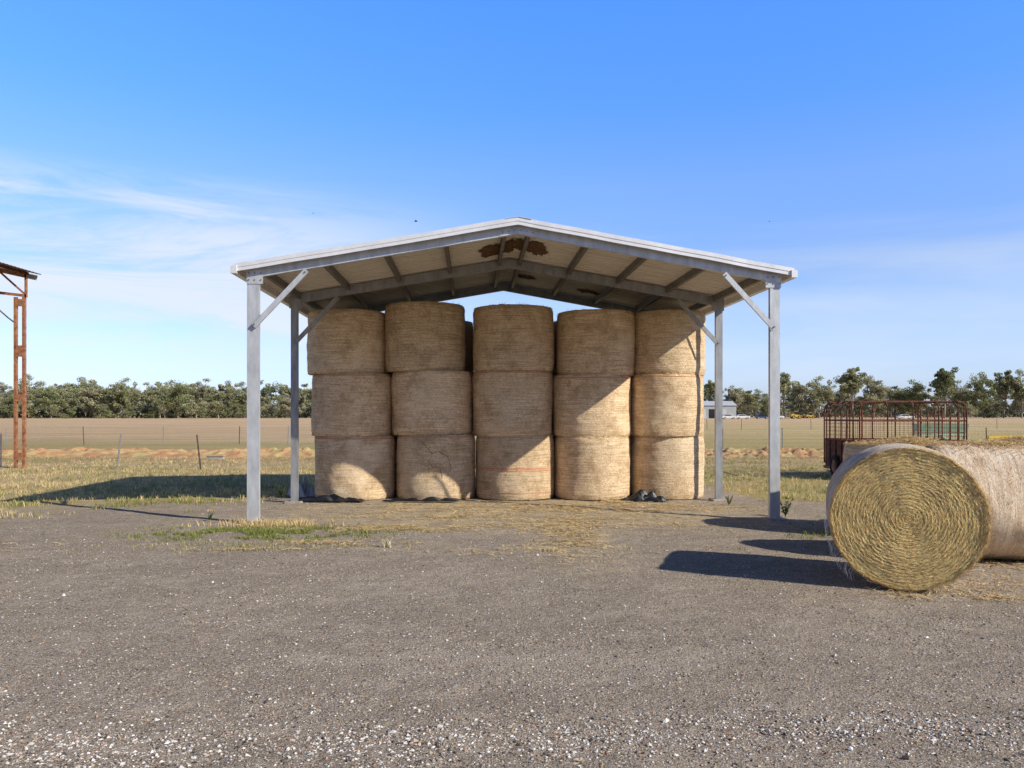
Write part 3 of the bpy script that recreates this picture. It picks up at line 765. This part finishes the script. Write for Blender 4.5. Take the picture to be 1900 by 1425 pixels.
b = MB(); b.box(((x0+x1)/2,(y0+y1)/2,.20),(x1-x0+.04,y1-y0+.04,.07)); b.build('deck', M['rust'], cr)
b = MB(); b.bar((9.75,y1,.20),(9.75,y1+1.3,.42),.08,.08); b.bar((9.2,y1,.2),(9.75,y1+1.2,.40),.06,.07); b.bar((10.3,y1,.2),(9.75,y1+1.2,.40),.06,.07); b.bar((9.75,y1+1.25,.0),(9.75,y1+1.25,.45),.05,.05); b.build('drawbar', M['rust'], cr)
def wheel(mbt, mbr, c, r, w, ax=Vector((1,0,0))):
    c = Vector(c); n = 24; U = Vector((0,0,1)); V = ax.cross(U)
    prof = [(-w/2,.62*r),(-w/2,.9*r),(-w*.36,r),(w*.36,r),(w/2,.9*r),(w/2,.62*r)]
    vs = [c+ax*a+(U*math.cos(2*PI*i/n)+V*math.sin(2*PI*i/n))*rr for i in range(n) for a, rr in prof]; k = len(prof)
    mbt.poly(vs, [(i*k+j, i*k+(j+1) % k, ((i+1) % n)*k+(j+1) % k, ((i+1) % n)*k+j) for i in range(n) for j in range(k)])
    mbr.tube([c-ax*w*.3, c+ax*w*.3], .62*r, 20); mbr.tube([c-ax*w*.42, c+ax*w*.42], .2*r, 10)
for s, xx in ((-1,x0-.06),(1,x1+.06)):
    t_, r_ = MB(), MB(); wheel(t_, r_, (xx,21.7,.27), .27, .10); to = t_.build('wheel', M['rubber'], cr); ro = r_.build('rim', M['rust'], cr); ro.parent = to

gi = empty('green_implement', (13.1, 25.5, 0), 'pale green farm implement seen through the rusty crate', 'farm implement')
b = MB(); b.extr((12.3,25.5,1.08),(13.85,25.5,1.08),(0,1,0),(0,0,1),[(-.10,0),(.10,0),(.2,.24),(-.2,.24)]); b.build('hopper', M['green'], gi)
b = MB(); b.bar((12.3,25.5,1.0),(13.85,25.5,1.0),.10,.10); b.bar((13.1,25.5,.95),(13.1,24.4,.5),.08,.1); [b.bar((x,25.5,1.),(x,25.5,.3),.06,.06) for x in (12.35,13.8)]; b.build('frame', M['green'], gi)
for x in (12.35-.15, 13.8+.15):
    t_, r_ = MB(), MB(); wheel(t_, r_, (x,25.5,.36), .36, .18); to = t_.build('wheel', M['rubber'], gi); ro = r_.build('rim', M['white'], gi); ro.parent = to
for i in range(6):
    b = MB(); x = 12.45+i*.25; b.tube([(x,25.55,.98),(x,25.9,.6),(x,25.8,.25),(x,25.65,.0)], .014, 5); b.build('tine', M['rust_dark'], gi)
yi = empty('yellow_implement', (9.6, 15.8, 0), 'yellow tubular farm implement peeking over the bales at right', 'farm implement')
b = MB(); b.bar((9.0,15.8,1.16),(11.2,15.9,1.19),.07,.08); b.bar((9.1,15.8,1.1),(9.1,15.8,.3),.08,.08); b.bar((11.0,15.9,1.1),(11.0,15.9,.3),.08,.08); b.bar((9.8,15.8,1.1),(9.8,14.6,.5),.1,.1); b.build('frame', M['yellow'], yi)
for x in (8.92,11.2):
    t_, r_ = MB(), MB(); wheel(t_, r_, (x,15.85,.3), .3, .14); to = t_.build('wheel', M['rubber'], yi); ro = r_.build('rim', M['yellow'], yi); ro.parent = to
for i in range(4):
    b = MB(); c = Vector((9.4+i*.45, 16.15+.12*i, .55)); nn = 20
    b.tube([c+Vector((math.cos(2*PI*k/nn),0,math.sin(2*PI*k/nn)))*.5 for k in range(nn+1)], .012, 5, False)
    for k in range(10):
        a = 2*PI*k/10; b.tube([c, c+Vector((math.cos(a),0,math.sin(a)))*.55], .006, 4)
    b.build('rake_wheel', M['yellow'], yi)

# ---------------------------------------------------------------- trees
def tree_proto(name, seed, H, W, bare, tone, low):
    random.seed(seed); root = empty(name, (0,0,0), '', 'tree'); root['_local'] = 1
    tr = MB(); ends = []
    lean = Vector((random.uniform(-.08,.08), random.uniform(-.06,.06), 1))
    z1 = H*bare; p0 = Vector((0,0,-.2)); p1 = lean*z1; top = lean*H*.88
    tr.tube([p0, p1*.5+Vector((random.uniform(-.2,.2),0,0)), p1, p1.lerp(top,.5)+Vector((random.uniform(-.7,.7),random.uniform(-.4,.4),0)), top], [H*.022,H*.017,H*.014,H*.009,H*.003], 7)
    ends += [(top,1.), (p1.lerp(top,.5),1.), (p1.lerp(top,.75),1.)]
    nl = random.randint(8,11)
    for i in range(nl):
        a = 2.4*i+random.uniform(-.4,.4); t = (i/nl)*.75; s = p1.lerp(top, t)
        if i < 3: s = p1*random.uniform(.7,1.)
        reach = W*.5*random.uniform(.45,1.05)*(1-t*.55)
        e = Vector((s.x+math.cos(a)*reach, s.y+math.sin(a)*reach, s.z+(H-s.z)*random.uniform(low,.60)))
        m1 = s.lerp(e,.5)+Vector((0,0,random.uniform(-.2,.6)))
        tr.tube([s, m1, e], [H*.011,H*.007,H*.003], 5); ends += [(e,1.), (s.lerp(e,.7),.9)]
        for _ in range(2):
            e2 = m1+Vector((random.uniform(-1,1),random.uniform(-1,1),random.uniform(.1,1.2)))*W*.17; tr.tube([m1,e2],[H*.006,H*.002],4); ends.append((e2,.9))
    cw = MB()
    for e, k_ in ends:
        for _ in range(random.choice((1,2,2))):
            c = e+Vector((random.gauss(0,.08*W),random.gauss(0,.08*W),random.gauss(.01*H,.045*H)))
            rx = W*random.uniform(.07,.16)*k_; rz = rx*random.uniform(.55,1.0); cv = random.uniform(.75,1.18)
            for _ in range(90):
                d = Vector((random.gauss(0,1),random.gauss(0,1),random.gauss(0,1))).normalized()*random.random()**.45
                p = c+Vector((d.x*rx, d.y*rx, d.z*rz)); s_ = random.uniform(.14,.32)*(H/14)
                n1 = Vector((random.gauss(0,1),random.gauss(0,1),random.gauss(0,.8))).normalized(); u = n1.orthogonal().normalized(); v_ = n1.cross(u)
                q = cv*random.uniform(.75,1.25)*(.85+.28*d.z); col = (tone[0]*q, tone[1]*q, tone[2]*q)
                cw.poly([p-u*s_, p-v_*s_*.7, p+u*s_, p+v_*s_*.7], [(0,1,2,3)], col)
    tr.build('trunk', M['bark'], root, True); cw.build('crown', M['leaf'], root)
    return root
T1, T2, T3 = (.40,.40,.22), (.45,.43,.27), (.31,.33,.16)  # leaf tones lightened and greyed to suggest distance haze
tp = [tree_proto('gum_tree', 200+i, H, W, ba, to, lw) for i, (H, W, ba, to, lw) in enumerate([(14,12,.12,T1,.02),(14,10,.16,T2,.05),(14,13,.08,T3,.0),(14,9,.18,T2,.0),(14,12,.13,T1,.0),(14,11,.10,T2,.0),(15,10,.36,T1,.2),(15,9,.40,T3,.2)])]
firsts = {}
def plant(k, x, y, H, rz, label, group=None, wide=1.):
    s = H/(14. if k < 6 else 15.)
    if k not in firsts:
        firsts[k] = 1; o = tp[k]; o.location = (x,y,0); o.rotation_euler = (0,0,rz); o.scale = (s*wide,s*wide,s); o['label'] = label
        if group: o['group'] = group
        return o
    return dup(tp[k], (x,y,0), rz, (s*wide,s*wide,s), label, group)
random.seed(33)
GL = 'gum trees in the long belt across the left paddock'
x = -232.
while x < -62:
    px = 950+x*F/325
    H = 13.2+4.2*noise.noise(Vector((x*.045,0,0)))+random.uniform(-3.0,1.8)+(1.5 if 20 < px < 130 else 0)+(1.5 if 300 < px < 350 else 0)
    H *= (.82 if px > 480 else 1)
    k = random.randrange(6)
    plant(k, x, 325+random.uniform(-12,12), H, random.uniform(0,6.28), 'grey green gum tree in the dense belt across the left paddock', GL, random.uniform(.75,1.15)); x += random.uniform(3.4,6.4)
x = -240.
while x < -60:
    plant(random.randrange(6), x, 362+random.uniform(-10,10), random.uniform(13,17), random.uniform(0,6.28), 'grey green gum tree in the dense belt across the left paddock', GL, 1.1); x += random.uniform(5,9)
for px, H in ((20,9.5),(60,5),(130,4.5),(190,5.5),(240,5),(285,4.5),(375,5),(420,4.5),(455,6),(95,12.5),(330,14.5)):
    plant(2, at(px,300), 300, H, random.uniform(0,6.28), 'lower dark green gum standing just before the left belt', 'low gums before the left belt', 1.1)
RT = [(1318,12,7,'slim gum beside the distant grey shed, right of the bales'),(1362,10.5,1,'small gum right above the distant grey shed roof'),(1392,9.5,0,'low dark gum just right of the distant grey shed'),
 (1455,15.2,6,'tall narrow gum showing right behind the right front post'),(1485,13.5,3,'slender gum second right of the shed post'),(1520,13,4,'mid height gum left of the rusty crate'),(1550,11,5,'shorter gum above the left corner of the rusty crate'),
 (1582,17.0,6,'tallest gum with bare trunk above the rusty crate'),(1622,14.2,1,'gum with open crown above the middle of the rusty crate'),(1660,11.5,0,'low gum in the gap above the rusty crate'),
 (1700,13.5,2,'broad dark green gum above the right end of the crate'),(1752,16.3,7,'tall dark gum just right of the rusty crate'),(1785,12.5,5,'mid green gum between two taller gums at right'),
 (1826,15.8,2,'wide dark gum above the pale sideways bale'),(1862,16.5,6,'tall gum second from the right picture edge'),(1896,15.8,4,'large gum cut by the right picture edge'),(1950,16,0,'gum just beyond the right picture edge')]
for px, H, k, lab in RT:
    Y = 322+random.uniform(-14,14); plant(k, at(px,Y), Y, H*1.18, random.uniform(0,6.28), lab, 'gum trees along the right horizon', random.uniform(.8,1.0))
for i in range(30):
    Y = 385+random.uniform(-15,15); px = 1290+i*23+random.uniform(-10,10); plant(random.randrange(6), at(px,Y), Y, random.uniform(8,15), random.uniform(0,6.28), 'hazy smaller gum in the rear rank on the right horizon', 'rear rank of gums on the right horizon', 1.1)
for i in range(14):
    Y = 395; px = 580+i*50; plant(random.randrange(6), at(px,Y), Y, random.uniform(8,12), random.uniform(0,6.28), 'far gum hidden behind the hay shed', 'far gums behind the hay shed', 1.2)
random.seed(4); b = MB()
for (xa, xb, yy, hh) in ((-260,-70,345,6.5),(70,290,420,6.)):
    for _ in range(16000):
        x = random.uniform(xa, xb); top = hh*(.75+.5*noise.noise(Vector((x*.06,yy,0)))+.3*noise.noise(Vector((x*.3,yy,0)))); z = random.random()**.8*top
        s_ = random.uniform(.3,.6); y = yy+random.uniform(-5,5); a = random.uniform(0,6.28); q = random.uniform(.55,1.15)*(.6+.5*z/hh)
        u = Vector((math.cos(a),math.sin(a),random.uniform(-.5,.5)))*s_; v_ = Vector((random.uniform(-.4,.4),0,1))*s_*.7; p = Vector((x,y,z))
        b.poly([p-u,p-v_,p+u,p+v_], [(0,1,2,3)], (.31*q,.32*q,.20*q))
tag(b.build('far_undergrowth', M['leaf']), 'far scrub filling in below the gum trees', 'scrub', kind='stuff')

# ---------------------------------------------------------------- far buildings and vehicles
Y0 = 292.; fx0, fx1 = at(1292,Y0), at(1366,Y0)
fb = empty('farm_building', ((fx0+fx1)/2, Y0+6, 0), 'distant grey metal farm building at the left of the right paddock', 'building')
b = MB(); he, hr = 4.6, 6.2
b.poly([(fx0,Y0,-.1),(fx1,Y0,-.1),(fx1,Y0+12,-.1),(fx0,Y0+12,-.1),(fx0,Y0,he),(fx1,Y0,he),(fx1,Y0+12,he),(fx0,Y0+12,he),(fx0,Y0+6,hr-.1),(fx1,Y0+6,hr-.1)],[(0,1,5,4),(2,3,7,6),(1,2,6,9,5),(3,0,4,8,7)]); b.build('wall', M['farwall'], fb)
b = MB(); b.poly([(fx0-.3,Y0-.4,he-.05),(fx1+.3,Y0-.4,he-.05),(fx1+.3,Y0+6,hr),(fx0-.3,Y0+6,hr),(fx0-.3,Y0+12.4,he-.05),(fx1+.3,Y0+12.4,he-.05)],[(0,1,2,3),(3,2,5,4)]); b.build('roof', M['farroof'], fb)
for i in range(3):
    b = MB(); xx = fx0+2+i*3.6; b.box((xx,Y0-.02,1.7),(2.5,.06,3.2)); b.build('door', M['glass' if i == 1 else 'farroof'], fb)
def car(px, Y, m, label, L=4.4):
    r = empty('parked_car', (at(px,Y),Y,0), label, 'car'); x = r.location.x; h = L/2
    b = MB(); pts = [(-h,.35),(h,.35),(h,.8),(h*.95,.95),(h*.45,1.0),(h*.2,1.48),(-h*.6,1.5),(-h*.9,1.0),(-h,.9)]
    b.extr((x,Y-.85,0),(x,Y+.85,0),(1,0,0),(0,0,1),pts); b.build('body', m, r)
    b = MB(); b.extr((x,Y-.87,0),(x,Y+.87,0),(1,0,0),(0,0,1),[(h*.38,1.02),(h*.17,1.4),(-h*.55,1.42),(-h*.78,1.02)]); b.build('window', M['glass'], r)
    for s in (-1,1):
        for yy in (-.8,.8):
            t_, r_ = MB(), MB(); wheel(t_, r_, (x+s*h*.62,Y+yy,.33), .33,.2, Vector((0,1,0))); to = t_.build('wheel', M['rubber'], r); ro = r_.build('rim', M['white'], r); ro.parent = to
car(1378,270,M['white'],'distant white car parked right of the grey building')
car(1352,262,M['white'],'distant white car parked in front of the grey building')
car(1414,275,M['carblue'],'distant dark blue car parked between the white cars and yellow loader')
car(1440,268,M['white'],'distant white car parked close left of the yellow machines', 4.8)
car(1680,262,M['white'],'distant white car seen through the rusty crate', 5)
def loader(px, Y, label, s=1.):
    r = empty('wheel_loader', (at(px,Y),Y,0), label, 'loader'); x = r.location.x
    b = MB(); b.extr((x,Y-.9,0),(x,Y+.9,0),(1,0,0),(0,0,1),[(a*s,c*s) for a, c in [(-2.3,.7),(1.,.7),(1.2,1.3),(-.4,1.5),(-2.2,1.8)]]); b.build('body', M['yellow'], r)
    b = MB(); b.box((x-.3*s,Y,2.1*s),(1.2*s,1.3,1.3*s)); cb = b.build('cab', M['glass'], r)
    b = MB(); b.box((x-.3*s,Y,2.8*s),(1.4*s,1.5,.12)); b.build('cab_roof', M['yellow'], r)
    b = MB(); b.bar((x+.8*s,Y,1.4*s),(x+2.6*s,Y,.8*s),.3,.25); b.build('arm', M['yellow'], r)
    b = MB(); b.extr((x,Y-1.2,0),(x,Y+1.2,0),(1,0,0),(0,0,1),[(2.5*s,.2),(3.4*s,.15),(3.3*s,.3),(2.7*s,.4),(2.8*s,1.2*s),(2.5*s,1.1*s)]); b.build('bucket', M['rust_dark'], r)
    for q in (-1.4,.9):
        for yy in (-.95,.95):
            t_, r_ = MB(), MB(); wheel(t_, r_, (x+q*s,Y+yy,.62*s), .62*s,.4, Vector((0,1,0))); to = t_.build('wheel', M['rubber'], r); ro = r_.build('rim', M['yellow'], r); ro.parent = to
loader(1478, 285, 'distant yellow wheel loader, left one of the yellow pair', .9); loader(1504, 305, 'distant smaller yellow loader, right one of the yellow pair', .75)

def bird(px, py, Y, span, label, seed):
    random.seed(seed); x, z = at(px,Y), hgt(py,Y); r = empty('flying_bird', (x,Y,z), label, 'bird'); s = span
    b = MB(); b.tube([(x-.30*s,Y,z),(x-.15*s,Y,z+.01*s),(x,Y,z+.02*s),(x+.15*s,Y,z+.03*s),(x+.22*s,Y,z+.045*s),(x+.27*s,Y,z+.04*s)], [.015*s,.045*s,.065*s,.05*s,.035*s,.004*s], 8); b.build('body', M['bird'], r, True)
    for q in (-1,1):
        b = MB(); b.poly([(x+.1*s,Y,z+.04*s),(x-.12*s,Y,z+.03*s),(x-.10*s,Y+q*.25*s,z+.14*s),(x+.06*s,Y+q*.25*s,z+.16*s),(x-.14*s,Y+q*.5*s,z+.10*s)],[(0,1,2,3),(3,2,4)]); b.build('wing', M['bird'], r)
bird(772,411,40,.34,'black bird flying just left of the shed ridge',1); bird(581,396,60,.22,'tiny bird speck high above the left roof slope',2); bird(1428,411,60,.22,'tiny bird speck in the sky above the right eave',3)

# ---------------------------------------------------------------- light, sky, camera
sd = Vector((1,-.613,.70)).normalized()
el = math.asin(sd.z); az = math.atan2(sd.x, sd.y)
l = bpy.data.lights.new('sun','SUN'); l.energy = 5.0; l.angle = math.radians(.5); l.color = (1,.94,.83)
lo = bpy.data.objects.new('sun', l); C.objects.link(lo); lo.rotation_euler = sd.to_track_quat('Z','Y').to_euler(); lo.location = (20,-12,14)
w = bpy.data.worlds.new('World'); bpy.context.scene.world = w; w.use_nodes = True
class WT(NT):
    def __init__(s, t): s.t = t; s.n = t.nodes; s.l = t.links; s.b = None
t = WT(w.node_tree); bg = t.n['Background']
sky = t.new('ShaderNodeTexSky'); sky.sky_type = 'NISHITA'; sky.sun_disc = False; sky.sun_elevation = el; sky.sun_rotation = az; sky.air_density = 1.0; sky.dust_density = .6; sky.ozone_density = 2.0
D = t.new('ShaderNodeTexCoord').outputs['Generated']
sp = t.new('ShaderNodeSeparateXYZ'); t.l.new(D, sp.inputs[0]); Z = sp.outputs[2]; X = sp.outputs[0]
tint = t.ramp(Z, [(0., (.31,.365,.60)), (.076, (.335,.37,.54)), (.17, (.31,.36,.50)), (.26, (.33,.42,.66)), (.344, (.25,.44,.90)), (.44, (.24,.48,1.0)), (.60, (.12,.19,.30)), (.85, (.08,.12,.18))])  # upper stops dimmed above the frame to cut the ambient light
c = t.mix(1., sky.outputs[0], tint, 'MULTIPLY')
c = t.mix(1., c, (2.6,2.6,2.6), 'MULTIPLY')
rot = t.new('ShaderNodeMapping'); t.l.new(D, rot.inputs[0]); rot.inputs['Rotation'].default_value = (0, math.radians(-9), 0); rot.inputs['Scale'].default_value = (2.2,2.2,17.)
n1 = t.noise(rot.outputs[0], 1.1, 9, .62, .8)
m1 = t.math('MULTIPLY', t.mrange(X, -.10, -.36), t.math('MULTIPLY', t.mrange(Z, .05, .14), t.mrange(Z, .27, .225)))
wisp = t.math('MULTIPLY', t.mrange(n1, .34, .60), m1)
n3 = t.noise(t.scalev(D, (1.8,1.8,10.), (3,1,2), (0,math.radians(-6),0)), 1.2, 9, .64, .9)
soft = t.math('MULTIPLY', t.mrange(n3, .34, .60), t.math('MULTIPLY', t.mrange(X, .05, -.30), t.math('MULTIPLY', t.mrange(Z, .0, .09), t.mrange(Z, .27, .18))))
n2 = t.noise(t.scalev(D, (1.6,1.6,11.)), .9, 5, .55, .4)
haze = t.math('MULTIPLY', t.mrange(n2, .42, .75), t.math('MULTIPLY', t.mrange(Z, 0, .06), t.mrange(Z, .30, .12)))
f = t.math('ADD', t.math('MULTIPLY', wisp, .8), t.math('MULTIPLY', haze, .4), clamp=True)
f = t.math('MAXIMUM', f, t.math('MULTIPLY', soft, .8))
c = t.mix(f, c, (5.6,5.9,6.4))
# the half of the sky behind the viewer is dimmed to deepen the shade
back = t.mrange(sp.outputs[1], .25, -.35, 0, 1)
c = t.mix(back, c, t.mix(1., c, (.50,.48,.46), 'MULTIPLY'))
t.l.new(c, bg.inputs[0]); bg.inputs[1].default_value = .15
cd = bpy.data.cameras.new('camera'); co = bpy.data.objects.new('camera', cd); C.objects.link(co)
co.location = (0,0,EYE); co.rotation_euler = (math.radians(90),0,0); cd.sensor_width = 36; cd.lens = F/1900*36; cd.shift_y = (HZ-712.5)/1900; cd.clip_end = 8000; cd.clip_start = .1
sc = bpy.context.scene; sc.camera = co
for o in bpy.data.objects:
    if '_local' in o: del o['_local']
sc.view_settings.view_transform = 'Standard'; sc.view_settings.look = 'None'; sc.view_settings.exposure = 0
